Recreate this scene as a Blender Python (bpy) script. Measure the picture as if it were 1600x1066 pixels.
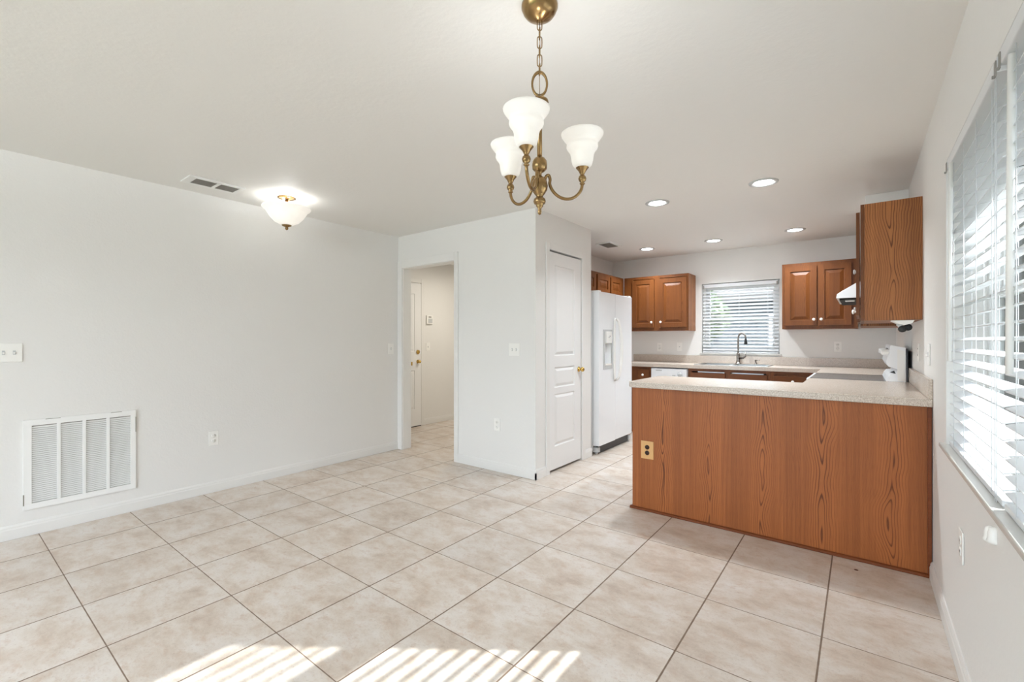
import bpy, math, random
from mathutils import Vector, Matrix
random.seed(7)
for o in list(bpy.data.objects): bpy.data.objects.remove(o)
SC = bpy.context.scene; COL = SC.collection
PI = math.pi

# ------------------------------------------------------------------ camera, light, exposure
H = 2.43                                   # ceiling height
XL, XR = -4.216, .298                      # left and right wall faces
YP, XP = 3.339, -2.301                     # doorway wall, pantry wall
YB, XK, XH = 6.409, -2.992, -5.091         # kitchen back wall, kitchen left wall, hall wall
YAW = .6553
cam_d = bpy.data.cameras.new('camera'); cam = bpy.data.objects.new('camera', cam_d); COL.objects.link(cam)
cam_d.sensor_width = 36; cam_d.lens = 36 * 709.2 / 1600; cam_d.shift_y = -1.74 / 1600
cam_d.clip_start = .02; cam_d.clip_end = 200
cam.location = (0, 0, 1.25); cam.rotation_euler = (PI / 2, 0, YAW)
SC.camera = cam
SC.view_settings.view_transform = 'Standard'; SC.view_settings.look = 'None'
SC.view_settings.gamma = 1; SC.view_settings.use_curve_mapping = False
SC.view_settings.exposure = 1.46
SC.cycles.max_bounces = 12; SC.cycles.diffuse_bounces = 8; SC.cycles.transparent_max_bounces = 24
SC.cycles.sample_clamp_indirect = 6

SKY = 2.9; SUN = 7.5; CHAND = .95; FLUSH = .7; CAN = 4.3; HALL = 6.8; REAR_FILL = 40.0; REAR_FILL_DOWN = 9.8
w = bpy.data.worlds.new('sky'); SC.world = w; w.use_nodes = True
wn = w.node_tree.nodes; bg = wn['Background']
bg.inputs[0].default_value = (.85, .93, 1.08, 1); bg.inputs[1].default_value = SKY

def lamp(name, kind, loc, energy, parent=None, **kw):
    d = bpy.data.lights.new(name, kind); d.energy = energy
    for k, v in kw.items(): setattr(d, k, v)
    o = bpy.data.objects.new(name, d); COL.objects.link(o)
    o.location = loc
    if parent:
        o.parent = parent; o.location = Vector(loc) - parent.location
    return o
sun = lamp('sun', 'SUN', (6, 6, 8), SUN, angle=math.radians(.6), color=(.97, .98, 1))
sdir = Vector((-.808, -.589, -.564)).normalized()
sun.rotation_euler = sdir.to_track_quat('-Z', 'Y').to_euler()
def portal(loc, rot, sx, sy):
    o = lamp('portal', 'AREA', loc, 1, shape='RECTANGLE', size=sx, size_y=sy)
    o.data.cycles.is_portal = True; o.rotation_euler = rot
portal((XR + .24, 1.8, 1.41), (0, PI / 2, 0), 1.3, 1.95)
portal((-1.246, YB + .2, 1.54), (-PI / 2, 0, 0), .95, .95)
portal((-2.0, -2.75, 1.05), (PI / 2, 0, 0), 3.5, 2.15)

# ------------------------------------------------------------------ helpers
class MB:
    def __init__(s): s.v = []; s.f = []; s.sm = []
    def add(s, vs, fs, sm=False):
        n = len(s.v); s.v += [tuple(p) for p in vs]
        s.f += [tuple(i + n for i in f) for f in fs]; s.sm += [sm] * len(fs)
    def box(s, a, b):
        x0, y0, z0 = [min(p, q) for p, q in zip(a, b)]; x1, y1, z1 = [max(p, q) for p, q in zip(a, b)]
        s.add([(x0,y0,z0),(x1,y0,z0),(x1,y1,z0),(x0,y1,z0),(x0,y0,z1),(x1,y0,z1),(x1,y1,z1),(x0,y1,z1)],
              [(0,3,2,1),(4,5,6,7),(0,1,5,4),(1,2,6,5),(2,3,7,6),(3,0,4,7)]); return s
    def lathe(s, prof, c=(0,0,0), n=32, axis='z', closed=False):
        c = Vector(c); vs = []; fs = []
        for r, z in prof:
            for k in range(n):
                a = 2 * PI * k / n; p = (r * math.cos(a), r * math.sin(a), z)
                if axis == 'x': p = (p[2], p[0], p[1])
                if axis == 'y': p = (p[1], p[2], p[0])
                vs.append(c + Vector(p))
        m = len(prof)
        for i in range(m - 1 if not closed else m):
            j = (i + 1) % m
            for k in range(n):
                k2 = (k + 1) % n; fs.append((i*n+k, i*n+k2, j*n+k2, j*n+k))
        if not closed:
            if prof[0][0] > 1e-5: fs.append(tuple(range(n - 1, -1, -1)))
            if prof[-1][0] > 1e-5: fs.append(tuple((m-1)*n + k for k in range(n)))
        s.add(vs, fs, True); return s
    def tube(s, pts, r, n=10, closed=False, rs=None, flat=1.0, smooth=True):
        pts = [Vector(p) for p in pts]; m = len(pts); vs = []; fs = []
        up = None
        for i, p in enumerate(pts):
            if closed: t = pts[(i+1) % m] - pts[i-1]
            else: t = pts[min(i+1, m-1)] - pts[max(i-1, 0)]
            t.normalize()
            if up is None:
                up = Vector((0,0,1)) if abs(t.z) < .9 else Vector((1,0,0))
            a = t.cross(up).normalized(); b = a.cross(t).normalized(); up = b
            rr = rs[i] if rs else r
            for k in range(n):
                th = 2 * PI * k / n; vs.append(p + a * rr * math.cos(th) + b * rr * flat * math.sin(th))
        for i in range(m if closed else m - 1):
            j = (i + 1) % m
            for k in range(n):
                k2 = (k+1) % n; fs.append((i*n+k, i*n+k2, j*n+k2, j*n+k))
        if not closed:
            fs.append(tuple(range(n-1,-1,-1))); fs.append(tuple((m-1)*n+k for k in range(n)))
        s.add(vs, fs, smooth); return s
    def prism(s, poly, ax, a, b):
        """poly: list of 2D points in the two remaining axes (ordered x,y,z minus ax)"""
        def P(p, t):
            q = list(p); q.insert(ax, t); return q
        n = len(poly); vs = [P(p, a) for p in poly] + [P(p, b) for p in poly]
        fs = [tuple(range(n)), tuple(range(2*n-1, n-1, -1))] + [(i, (i+1)%n+0, (i+1)%n+n, i+n) for i in range(n)]
        s.add(vs, [tuple(reversed(f)) if i > 1 else f for i, f in enumerate(fs)]); return s
    def panel(s, O, U, V, N, wd, ht, t, panels, prof):
        """slab with moulded rectangular panels on its front"""
        O, U, V, N = map(Vector, (O, U, V, N))
        P = lambda u, v, d: O + U*u + V*v + N*d
        us = sorted({0, wd} | {p[0] for p in panels} | {p[2] for p in panels})
        vs_ = sorted({0, ht} | {p[1] for p in panels} | {p[3] for p in panels})
        for i in range(len(us)-1):
            for j in range(len(vs_)-1):
                c = (us[i], vs_[j], us[i+1], vs_[j+1])
                if any(abs(c[0]-p[0])+abs(c[1]-p[1])+abs(c[2]-p[2])+abs(c[3]-p[3]) < 1e-6 for p in panels):
                    loops = []
                    for ins, dz in prof:
                        loops.append([P(c[0]+ins,c[1]+ins,t+dz),P(c[2]-ins,c[1]+ins,t+dz),P(c[2]-ins,c[3]-ins,t+dz),P(c[0]+ins,c[3]-ins,t+dz)])
                    vv = [q for l in loops for q in l]; ff = []
                    for k in range(len(loops)-1):
                        for e in range(4):
                            e2 = (e+1)%4; ff.append((k*4+e, k*4+e2, k*4+4+e2, k*4+4+e))
                    k = len(loops)-1; ff.append((k*4,k*4+1,k*4+2,k*4+3)); s.add(vv, ff)
                else:
                    s.add([P(c[0],c[1],t),P(c[2],c[1],t),P(c[2],c[3],t),P(c[0],c[3],t)], [(0,1,2,3)])
        a = [P(0,0,0),P(wd,0,0),P(wd,ht,0),P(0,ht,0),P(0,0,t),P(wd,0,t),P(wd,ht,t),P(0,ht,t)]
        s.add(a, [(0,3,2,1),(0,1,5,4),(1,2,6,5),(2,3,7,6),(3,0,4,7)]); return s
    def build(s, name, mat, parent=None, bevel=0, origin=None, label=None):
        """links ONE mesh object; a part keeps its thing's origin"""
        me = bpy.data.meshes.new(name)
        if parent is not None: org = Vector(parent['org'])
        elif origin is not None: org = Vector(origin)
        else:
            xs = list(zip(*s.v)); org = Vector(((min(xs[0])+max(xs[0]))/2, (min(xs[1])+max(xs[1]))/2, min(xs[2])))
        me.from_pydata([Vector(p) - org for p in s.v], [], s.f)
        me.polygons.foreach_set('use_smooth', s.sm); me.materials.append(mat)
        o = bpy.data.objects.new(name, me); COL.objects.link(o)
        ORG[o.name] = org
        if parent is not None: o.parent = parent
        else: o.location = org
        o['org'] = list(org)
        if label: o['label'] = label
        if bevel:
            m = o.modifiers.new('bevel', 'BEVEL'); m.width = bevel; m.segments = 2; m.limit_method = 'ANGLE'; m.angle_limit = .7
        return o
ORG = {}
def thing(name, label, cat, loc, group=None, kind=None):
    o = bpy.data.objects.new(name, None); COL.objects.link(o); o.location = loc; o['org'] = list(loc)
    o.empty_display_size = .1
    if kind: o['kind'] = kind
    if label: o['label'] = label
    if cat: o['category'] = cat
    if group: o['group'] = group
    return o
def tag(o, label, cat, group=None):
    o['label'] = label; o['category'] = cat
    if group: o['group'] = group
    return o
def struct(name, mb, mat, parent=None, bevel=0):
    o = mb.build(name, mat, parent, bevel)
    if parent is None: o['kind'] = 'structure'
    return o
def copy_tree(o, parent=None):
    c = o.copy(); COL.objects.link(c)
    if parent: c.parent = parent
    for ch in list(o.children): copy_tree(ch, c)
    return c

# ------------------------------------------------------------------ materials
def srgb(r, g, b):
    f = lambda c: c/12.92 if c <= .04045 else ((c+.055)/1.055)**2.4
    return (f(r/255), f(g/255), f(b/255), 1)
class NT:
    def __init__(s, name):
        s.m = bpy.data.materials.new(name); s.m.use_nodes = True; s.t = s.m.node_tree
        s.t.nodes.clear(); s.out = s.t.nodes.new('ShaderNodeOutputMaterial')
    def n(s, kind, ins=None, **props):
        nd = s.t.nodes.new('ShaderNode' + kind)
        for k, v in props.items(): setattr(nd, k, v)
        for k, v in (ins or {}).items():
            i = nd.inputs[k]
            if isinstance(v, bpy.types.NodeSocket): s.t.links.new(v, i)
            else: i.default_value = v
        return nd
    def math(s, op, a, b=0.0, c=0.0):
        return s.n('Math', {0: a, 1: b, 2: c}, operation=op).outputs[0]
    def vec(s, x, y, z): return s.n('CombineXYZ', {0: x, 1: y, 2: z}).outputs[0]
    def noise(s, v, scale=1.0, detail=2.0, rough=.5, out=0):
        return s.n('TexNoise', {'Vector': v, 'Scale': scale, 'Detail': detail, 'Roughness': rough}).outputs[out]
    def ramp(s, f, stops, interp='LINEAR'):
        r = s.n('ValToRGB', {0: f}); cr = r.color_ramp; cr.interpolation = interp
        while len(cr.elements) < len(stops): cr.elements.new(.5)
        for e, (p, c) in zip(cr.elements, stops):
            e.position = p; e.color = c if len(c) == 4 else (*c, 1)
        return r.outputs[0]
    def mix(s, f, a, b, mode='MIX'):
        nd = s.n('Mix', data_type='RGBA', blend_type=mode)
        for k, v in ((0, f), (6, a), (7, b)):
            if isinstance(v, bpy.types.NodeSocket): s.t.links.new(v, nd.inputs[k])
            else: nd.inputs[k].default_value = v
        return nd.outputs[2]
    def bump(s, h, strength=.2, dist=.001):
        return s.n('Bump', {'Height': h, 'Strength': strength, 'Distance': dist}).outputs[0]
    def pos(s): return s.n('NewGeometry').outputs['Position']
    def bsdf(s, color, rough=.5, metal=0.0, normal=None, **kw):
        ins = {'Base Color': color, 'Roughness': rough, 'Metallic': metal}
        if normal is not None: ins['Normal'] = normal
        ins.update(kw)
        b = s.n('BsdfPrincipled', ins); s.t.links.new(b.outputs[0], s.out.inputs[0]); return b
def plain(name, color, rough=.5, metal=0.0, nscale=0, nstr=.1, **kw):
    t = NT(name); nrm = None
    p = t.pos()
    v = t.noise(p, 9.0, 3.0)
    c = t.mix(t.math('MULTIPLY', v, .06), color, (color[0]*.8, color[1]*.8, color[2]*.8, 1))
    if nscale: nrm = t.bump(t.noise(p, nscale, 3.0), nstr, .002)
    t.bsdf(c, rough, metal, nrm, **kw); return t.m

def wall_mat(name, color, bump=.35, scale=70):
    t = NT(name); p = t.pos()
    big = t.noise(p, 1.3, 2.0); fine = t.noise(p, scale, 4.0, .6); lump = t.noise(p, 28.0, 2.0)
    c = t.mix(t.math('MULTIPLY', big, .10), color, (color[0]*.93, color[1]*.93, color[2]*.93, 1))
    h = t.math('ADD', fine, t.math('MULTIPLY', lump, .8))
    t.bsdf(c, .62, 0.0, t.bump(h, bump, .0035)); return t.m

def oak_mat(name, horizontal=False, light=(196,124,72), dark=(104,52,26), period=.31, phase=0.0, lines=1.0, gain=1.0, rough=.42, calm=.86):
    t = NT(name); sp = t.n('SeparateXYZ', {0: t.pos()}); x, y, z = sp.outputs[0], sp.outputs[1], sp.outputs[2]
    a = t.math('ADD', t.math('ADD', x, y), 20 + phase)
    if horizontal: a, z = z, a
    g = t.math('DIVIDE', a, period); col = t.math('FLOOR', g)
    u = t.math('MULTIPLY', t.math('SUBTRACT', t.math('FRACT', g), .5), period)
    seed = t.math('MULTIPLY', col, 3.7)
    wob = t.noise(t.vec(seed, t.math('MULTIPLY', z, 2.2), 0.0), 1.0, 2.0)
    u2 = t.math('ADD', u, t.math('MULTIPLY', t.math('SUBTRACT', wob, .5), .09))
    soft = t.math('SQRT', t.math('ADD', t.math('MULTIPLY', u2, u2), .00008))
    arch = t.noise(t.vec(t.math('ADD', seed, 5.3), t.math('MULTIPLY', z, 1.6), 4.0), 1.0, 1.5)
    fine_w = t.noise(t.vec(t.math('MULTIPLY', a, 9.0), t.math('MULTIPLY', z, 2.5), 1.0), 1.0, 2.0)
    val = t.math('ADD', t.math('MULTIPLY', soft, 82.0), t.math('MULTIPLY', arch, 11.0))
    val = t.math('ADD', val, t.math('MULTIPLY', fine_w, 3.2))
    fr = t.math('FRACT', val)
    line = t.ramp(fr, [(0, (0,0,0)), (.60, (.05,.05,.05)), (.84, (1,1,1)), (.90, (.8,.8,.8)), (1, (0,0,0))])
    # the figure is strong near the heart of each leaf and fades to straight grain beside it
    near = t.math('SUBTRACT', 1.0, t.math('MINIMUM', t.math('MULTIPLY', soft, 11.0), calm))
    mod = t.noise(t.vec(t.math('MULTIPLY', a, 7.0), t.math('MULTIPLY', z, .9), 9.0), 1.0, 2.0)
    lamt = t.math('MULTIPLY', t.math('MULTIPLY', line, near), t.math('MULTIPLY', mod, 1.9 * lines))
    streak = t.noise(t.vec(t.math('MULTIPLY', a, 85.0), t.math('MULTIPLY', z, 1.3), 2.0), 1.0, 4.0, .6)
    band = t.noise(t.vec(t.math('MULTIPLY', a, 11.0), t.math('MULTIPLY', z, .15), 7.0), 1.0, 2.0)
    pore = t.noise(t.vec(t.math('MULTIPLY', a, 520.0), t.math('MULTIPLY', z, 14.0), 3.0), 1.0, 2.0)
    L = tuple(c*gain for c in srgb(*light)[:3]) + (1,); D = tuple(c*gain for c in srgb(*dark)[:3]) + (1,)
    Mid = tuple(.50*l + .50*d for l, d in zip(L, D))
    c = t.mix(t.ramp(streak, [(.32, (0,0,0)), (.68, (1,1,1))]), Mid, L)
    c = t.mix(t.ramp(band, [(.38, (0,0,0)), (.60, (.75,.75,.75))]), c, Mid)
    leaf = t.ramp(soft, [(0, (.55,.55,.55)), (.055, (.45,.45,.45)), (.085, (0,0,0))])
    c = t.mix(leaf, c, L)
    c = t.mix(t.math('MINIMUM', lamt, .85), c, D)
    c = t.mix(t.ramp(pore, [(.55, (0,0,0)), (.75, (.35,.35,.35))]), c, D)
    t.bsdf(c, rough, 0.0, t.bump(t.math('SUBTRACT', t.math('MULTIPLY', streak, .5), pore), .12, .0008), **{'Specular IOR Level': .3}); return t.m

def tile_mat():
    t = NT('floor_tile'); sp = t.n('SeparateXYZ', {0: t.pos()}); x, y = sp.outputs[0], sp.outputs[1]
    P = .4618
    gx = t.math('DIVIDE', t.math('ADD', x, .1305), P); gy = t.math('DIVIDE', t.math('SUBTRACT', y, 2.770), P)
    ix = t.math('FLOOR', gx); iy = t.math('FLOOR', gy)
    def edge(g, half):
        d = t.math('MULTIPLY', t.math('ABSOLUTE', t.math('SUBTRACT', t.math('FRACT', t.math('ADD', g, .5)), .5)), P)
        wob = t.math('MULTIPLY', t.math('SUBTRACT', t.noise(t.pos(), 35.0, 2.0), .5), .0016)
        return t.math('SUBTRACT', half, t.math('ADD', d, wob))
    ex = t.math('DIVIDE', edge(gx, .0040), .0012); ey = t.math('DIVIDE', edge(gy, .0028), .0012)
    gm = t.n('Clamp', {0: t.math('MAXIMUM', ex, ey)}).outputs[0]
    wn_ = t.n('TexWhiteNoise', {'Vector': t.vec(ix, iy, 0.0)}, noise_dimensions='3D')
    rnd = wn_.outputs[0]; rs = t.n('SeparateXYZ', {0: wn_.outputs[1]})
    v = t.n('VectorMath', {0: t.pos(), 1: t.vec(t.math('MULTIPLY', rs.outputs[0], 40.0), t.math('MULTIPLY', rs.outputs[1], 40.0), 0.0)}, operation='ADD').outputs[0]
    warp = t.n('VectorMath', {0: v, 1: t.n('VectorMath', {0: t.noise(v, 3.0, 3.0, out=1), 1: (.12,.12,.12)}, operation='MULTIPLY').outputs[0]}, operation='ADD').outputs[0]
    st = t.n('VectorMath', {0: warp, 1: (1.0, 1.5, 1.0)}, operation='MULTIPLY').outputs[0]
    n1 = t.noise(st, 4.6, 7.0, .66); n2 = t.noise(st, 15.0, 9.0, .76); n3 = t.noise(v, 90.0, 4.0, .7)
    c = t.ramp(n1, [(.30, srgb(184,164,147)), (.44, srgb(203,188,173)), (.56, srgb(213,203,193)), (.72, srgb(220,213,207))])
    tan = t.ramp(n2, [(.52, (0,0,0)), (.68, (.65,.65,.65))])
    c = t.mix(tan, c, srgb(192,162,138))
    vein = t.ramp(t.math('ABSOLUTE', t.math('SUBTRACT', n2, .47)), [(0, (.35,.35,.35)), (.012, (0,0,0))])
    c = t.mix(vein, c, srgb(222,212,198))
    c = t.mix(t.ramp(n3, [(.55, (0,0,0)), (.70, (.42,.42,.42))]), c, srgb(162,144,130))
    hsv = t.n('HueSaturation', {'Value': t.math('ADD', .95, t.math('MULTIPLY', rnd, .08)), 'Color': c, 'Saturation': .9}).outputs[0]
    gc = t.mix(t.noise(t.pos(), 30.0, 3.0), srgb(104,84,70), srgb(142,122,106))
    c = t.mix(gm, hsv, gc)
    h = t.math('SUBTRACT', t.math('MULTIPLY', t.math('ADD', n2, t.math('MULTIPLY', n3, .4)), .35), t.math('MULTIPLY', gm, 1.2))
    r = t.math('ADD', .33, t.math('MULTIPLY', gm, .5))
    t.bsdf(c, r, 0.0, t.bump(h, .35, .0015)); return t.m

def laminate_mat():
    t = NT('speckled_laminate'); p = t.pos()
    a = t.noise(p, 190.0, 3.0, .7); b = t.noise(p, 420.0, 2.0)
    c = t.ramp(a, [(.32, srgb(164,147,134)), (.46, srgb(196,182,168)), (.58, srgb(208,196,183)), (.70, srgb(226,217,206))])
    c = t.mix(t.ramp(b, [(.60, (0,0,0)), (.72, (.35,.35,.35))]), c, srgb(160,138,124))
    t.bsdf(c, .22, 0.0); return t.m
def glass_pane_mat():
    t = NT('window_glass')
    tr = t.n('BsdfTransparent', {0: (.95,.97,.96,1)}); gl = t.n('BsdfGlossy', {0: (1,1,1,1), 'Roughness': .02})
    fr = t.n('Fresnel', {'IOR': 1.3})
    m = t.n('MixShader', {0: fr.outputs[0], 1: tr.outputs[0], 2: gl.outputs[0]})
    t.t.links.new(m.outputs[0], t.out.inputs[0]); return t.m
def frosted_mat(name, em, tint=(1,.97,.92,1), tr=.5):
    t = NT(name); p = t.pos()
    col = t.mix(t.noise(p, 16.0, 4.0), (.90,.89,.86,1), (.80,.78,.74,1))
    df = t.n('BsdfDiffuse', {0: col}); tl = t.n('BsdfTranslucent', {0: (.95,.93,.9,1)})
    m1 = t.n('MixShader', {0: tr, 1: df.outputs[0], 2: tl.outputs[0]})
    gl = t.n('BsdfGlossy', {0: (1,1,1,1), 'Roughness': .25}); m2 = t.n('MixShader', {0: .04, 1: m1.outputs[0], 2: gl.outputs[0]})
    e = t.n('Emission', {0: tint, 1: em}); ad = t.n('AddShader', {0: m2.outputs[0], 1: e.outputs[0]})
    t.t.links.new(ad.outputs[0], t.out.inputs[0]); return t.m
def emit_mat(name, color, strength):
    t = NT(name); e = t.n('Emission', {0: color, 1: strength}); t.t.links.new(e.outputs[0], t.out.inputs[0]); return t.m
def stucco_mat():
    t = NT('stucco'); p = t.pos()
    t.bsdf(t.mix(t.noise(p, 3.0, 3.0), srgb(158,154,147), srgb(142,138,131)), .9, 0.0, t.bump(t.noise(p, 60.0, 4.0), .5, .006)); return t.m
def leaf_mat():
    t = NT('leaves'); p = t.pos()
    c = t.mix(t.noise(p, 3.0, 3.0), srgb(58,78,44), srgb(98,114,70))
    t.bsdf(c, .6); return t.m

M = {}
M['wall'] = wall_mat('wall_paint', srgb(229,228,225))
M['ceil'] = wall_mat('ceiling_paint', srgb(234,233,230), .28, 45)
M['trim'] = plain('trim_paint', srgb(229,228,225), .36)
M['door'] = plain('door_paint', srgb(232,232,231), .38)
M['floor'] = tile_mat()
M['oak'] = oak_mat('oak_panel', light=(178,106,55), dark=(84,40,15), period=.315, phase=.10)
M['oak_side'] = oak_mat('oak_cabinet_side', light=(176,114,64), dark=(84,44,20), period=.34, phase=.122, lines=1.6, calm=.5)
M['oak_door'] = oak_mat('oak_door', light=(124,72,32), dark=(64,30,10), period=.19, lines=.55)
M['oak_h'] = oak_mat('oak_rail', horizontal=True, light=(124,72,32), dark=(64,30,10), period=.12, lines=.4)
M['oak_dark'] = oak_mat('oak_moulding', light=(126,66,30), dark=(76,34,12), period=.12, lines=.3, horizontal=True)
M['lam'] = laminate_mat()
M['white'] = plain('white_enamel', srgb(238,240,242), .28, nscale=160, nstr=.05)
M['whitep'] = plain('white_plastic', srgb(240,239,235), .38)
M['grayp'] = plain('grey_plastic', srgb(196,198,198), .4)
M['slat'] = plain('blind_white', srgb(222,224,226), .42, **{'Specular IOR Level': .4})
M['black'] = plain('black_plastic', (.012,.012,.013,1), .35)
M['dark'] = plain('dark_void', (.02,.018,.016,1), .8)
M['cook'] = plain('cooktop_glass', (.055,.05,.05,1), .12)
M['brass'] = plain('antique_brass', srgb(152,124,84), .25, 1.0)
M['gold'] = plain('polished_brass', srgb(214,178,100), .18, 1.0)
M['hinge'] = plain('hinge_metal', srgb(150,146,134), .4, .8)
M['chrome'] = plain('brushed_nickel', srgb(150,144,138), .25, 1.0)
M['steel'] = plain('stainless_steel', srgb(190,190,188), .3, 1.0)
M['knob'] = plain('white_porcelain', srgb(246,244,240), .15)
M['ivory'] = plain('ivory_plate', srgb(214,166,106), .45)
M['outdark'] = plain('brown_outlet', srgb(52,24,14), .4)
M['marble'] = plain('sill_marble', srgb(206,205,200), .25)
M['grille'] = plain('grille_white', srgb(238,238,236), .4)
M['ventgray'] = plain('vent_gray', srgb(150,146,140), .5)
M['glass'] = glass_pane_mat()
M['vinyl'] = plain('vinyl_frame', srgb(236,237,236), .4)
M['shade'] = frosted_mat('frosted_shade', .055, tr=.10)
M['bowl'] = frosted_mat('alabaster_bowl', .11, tr=.10)
M['lens'] = emit_mat('lamp_lens', (.97,.98,1,1), 14.0)
M['bulb'] = emit_mat('lamp_bulb', (1,.95,.88,1), 3.0)
M['stucco'] = stucco_mat(); M['leaf'] = leaf_mat()
M['roof'] = plain('roof_shingle', srgb(100,96,92), .9, nscale=20, nstr=.5)
M['grass'] = plain('grass', srgb(80,92,58), .9, nscale=40, nstr=.6)
M['outglass'] = plain('dark_glass', srgb(92,108,112), .08)
M['siding'] = plain('grey_siding', srgb(58,66,70), .8)
M['bark'] = plain('bark', srgb(92,76,60), .9, nscale=30, nstr=.5)
M['stain'] = plain('brown_spot', srgb(84,46,28), .7)

# ------------------------------------------------------------------ room shell
Y0 = -2.7
struct('floor', MB().box((XH - .2, Y0 - .15, -.1), (XR + .2, YB + .15, 0)), M['floor'])
struct('ceiling', MB().box((XH - .2, Y0 - .15, H), (XR + .2, YB + .15, H + .15)), M['ceil'])
struct('wall_left', MB().box((XL - .12, Y0, 0), (XL, YP, H)), M['wall'])
WY0, WY1, WZ0, WZ1 = .83, 2.75, .79, 2.035       # window opening, right wall
mb = MB()
mb.box((XR, Y0, 0), (XR + .2, YB + .15, WZ0)).box((XR, Y0, WZ1), (XR + .2, YB + .15, H))
mb.box((XR, Y0, WZ0), (XR + .2, WY0, WZ1)).box((XR, WY1, WZ0), (XR + .2, YB + .15, WZ1))
struct('wall_right', mb, M['wall'])
KX0, KX1, KZ0, KZ1 = -1.70, -.79, 1.075, 2.00      # kitchen window opening
mb = MB()
mb.box((XK - .12, YB, 0), (XR, YB + .15, KZ0)).box((XK - .12, YB, KZ1), (XR, YB + .15, H))
mb.box((XK - .12, YB, KZ0), (KX0, YB + .15, KZ1)).box((KX1, YB, KZ0), (XR, YB + .15, KZ1))
struct('wall_back', mb, M['wall'])
DX0, DX1, DZ = -4.131, -3.313, 2.06                # doorway
mb = MB()
mb.box((XL - .12, YP, 0), (DX0 - .015, YP + .12, H)).box((DX1 + .015, YP, 0), (XP, YP + .12, H))
mb.box((DX0 - .015, YP, DZ + .015), (DX1 + .015, YP + .12, H))
struct('wall_doorway', mb, M['wall'])
PY0, PY1, PZ = 3.55, 4.175, 2.096                  # pantry door opening
mb = MB()
mb.box((XP - .12, YP + .12, 0), (XP, PY0, H)).box((XP - .12, PY1, 0), (XP, 4.389, H)).box((XP - .12, PY0, PZ), (XP, PY1, H))
mb.box((XK, 4.289, 0), (XP - .12, 4.389, H))
struct('wall_pantry', mb, M['wall'])
struct('wall_kitchen', MB().box((XK - .12, YP + .12, 0), (XK, YB, H)), M['wall'])
struct('wall_hall', MB().box((XH - .12, YP - .5, 0), (XH, YB + .15, H)), M['wall'])
struct('wall_hall_end', MB().box((XH, YB, 0), (XK - .12, YB + .15, H)).box((XH - .12, YP - .62, 0), (XL - .12, YP - .5, H)), M['wall'])
# wall behind the photographer; wide sliding glass door added to let in daylight
SX0, SX1, SZ = -3.7, -.3, 2.1
mb = MB().box((XL - .12, Y0 - .12, 0), (SX0, Y0, H)).box((SX1, Y0 - .12, 0), (XR + .2, Y0, H)).box((SX0, Y0 - .12, SZ), (SX1, Y0, H))
struct('wall_rear', mb, M['wall'])
d3 = thing('added_sliding_door', None, None, (-2, Y0 - .06, 0), kind='structure')
mb = MB()
for x in (SX0, SX0 + 1.10, SX0 + 2.2, SX1 - .06): mb.box((x, Y0 - .09, 0), (x + .06, Y0 - .03, SZ))
mb.box((SX0, Y0 - .09, 0), (SX1, Y0 - .03, .05)).box((SX0, Y0 - .09, SZ - .06), (SX1, Y0 - .03, SZ))
mb.build('door_frame', M['vinyl'], d3)
MB().box((SX0 + .06, Y0 - .065, .05), (SX1 - .06, Y0 - .06, SZ - .06)).build('glass_pane', M['glass'], d3)
# duct chase above the range hood cabinet
struct('wall_chase', MB().box((.03, 4.70, 2.126), (XR - .001, 5.25, H - .001)), M['wall'])

def baseboard(name, runs):
    """runs: (axis, fixed, sign, a, b): strip on the wall face, sign = side it sticks out to"""
    mb = MB()
    for ax, c, sg, a, b in runs:
        prof = [(0, .001), (.013, .001), (.013, .062), (.010, .070), (.010, .078), (.005, .090), (0, .090)]
        pts = [(c + sg * d, z) for d, z in prof]
        mb.prism(pts, 1 if ax == 'y' else 0, a, b)
    return struct(name, mb, M['trim'])
baseboard('baseboard_left', [('y', XL, 1, Y0 + .001, YP)])
baseboard('baseboard_right', [('y', XR, -1, Y0 + .001, 3.215)])
baseboard('baseboard_doorway', [('x', YP, -1, -3.253, XP + .013)])
baseboard('baseboard_pantry', [('y', XP, 1, YP - .013, 3.496), ('y', XP, 1, 4.239, 4.40), ('x', 4.389, 1, -2.36, XP + .013)])
baseboard('baseboard_hall', [('y', XH, 1, 4.50, YB - .001)])

def casing(name, boxes, bevel=.004):
    mb = MB()
    for b in boxes: mb.box(*b)
    return struct(name, mb, M['trim'], bevel=bevel)
yf = YP - .014
casing('trim_1', [((XL + .001, yf, 0), (DX0 - .005, YP, DZ + .09)), ((DX1 + .005, yf, 0), (-3.253, YP, DZ + .09)),
                  ((DX0 - .005, yf, DZ + .005), (DX1 + .005, YP, DZ + .09)),
                  ((DX0 - .015, YP, 0), (DX0, YP + .12, DZ + .015)), ((DX1, YP, 0), (DX1 + .015, YP + .12, DZ + .015)),
                  ((DX0, YP, DZ), (DX1, YP + .12, DZ + .015))])
casing('trim_2', [((XP, 3.496, 0), (XP + .015, 3.553, 2.154)), ((XP, 4.172, 0), (XP + .015, 4.239, 2.154)), ((XP, 3.553, 2.092), (XP + .015, 4.172, 2.154))])
casing('trim_3', [((XH, 4.437, 0), (XH + .016, 4.50, 2.14)), ((XH, 3.44, 0), (XH + .016, 3.503, 2.14)), ((XH, 3.503, 2.075), (XH + .016, 4.437, 2.14))])

MOULD = [(0, 0), (.004, -.007), (.012, -.009), (.020, -.006), (.034, -.001), (.036, 0)]
# pantry door
d1 = thing('door_1', None, None, (XP, 3.86, 0), kind='structure')
mb = MB().panel((XP - .037, 3.555, .024), (0,1,0), (0,0,1), (1,0,0), .614, 2.054, .035,
    [(.105, .215, .485, .71), (.105, .772, .485, .965), (.105, 1.075, .485, 1.935)], MOULD)
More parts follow.
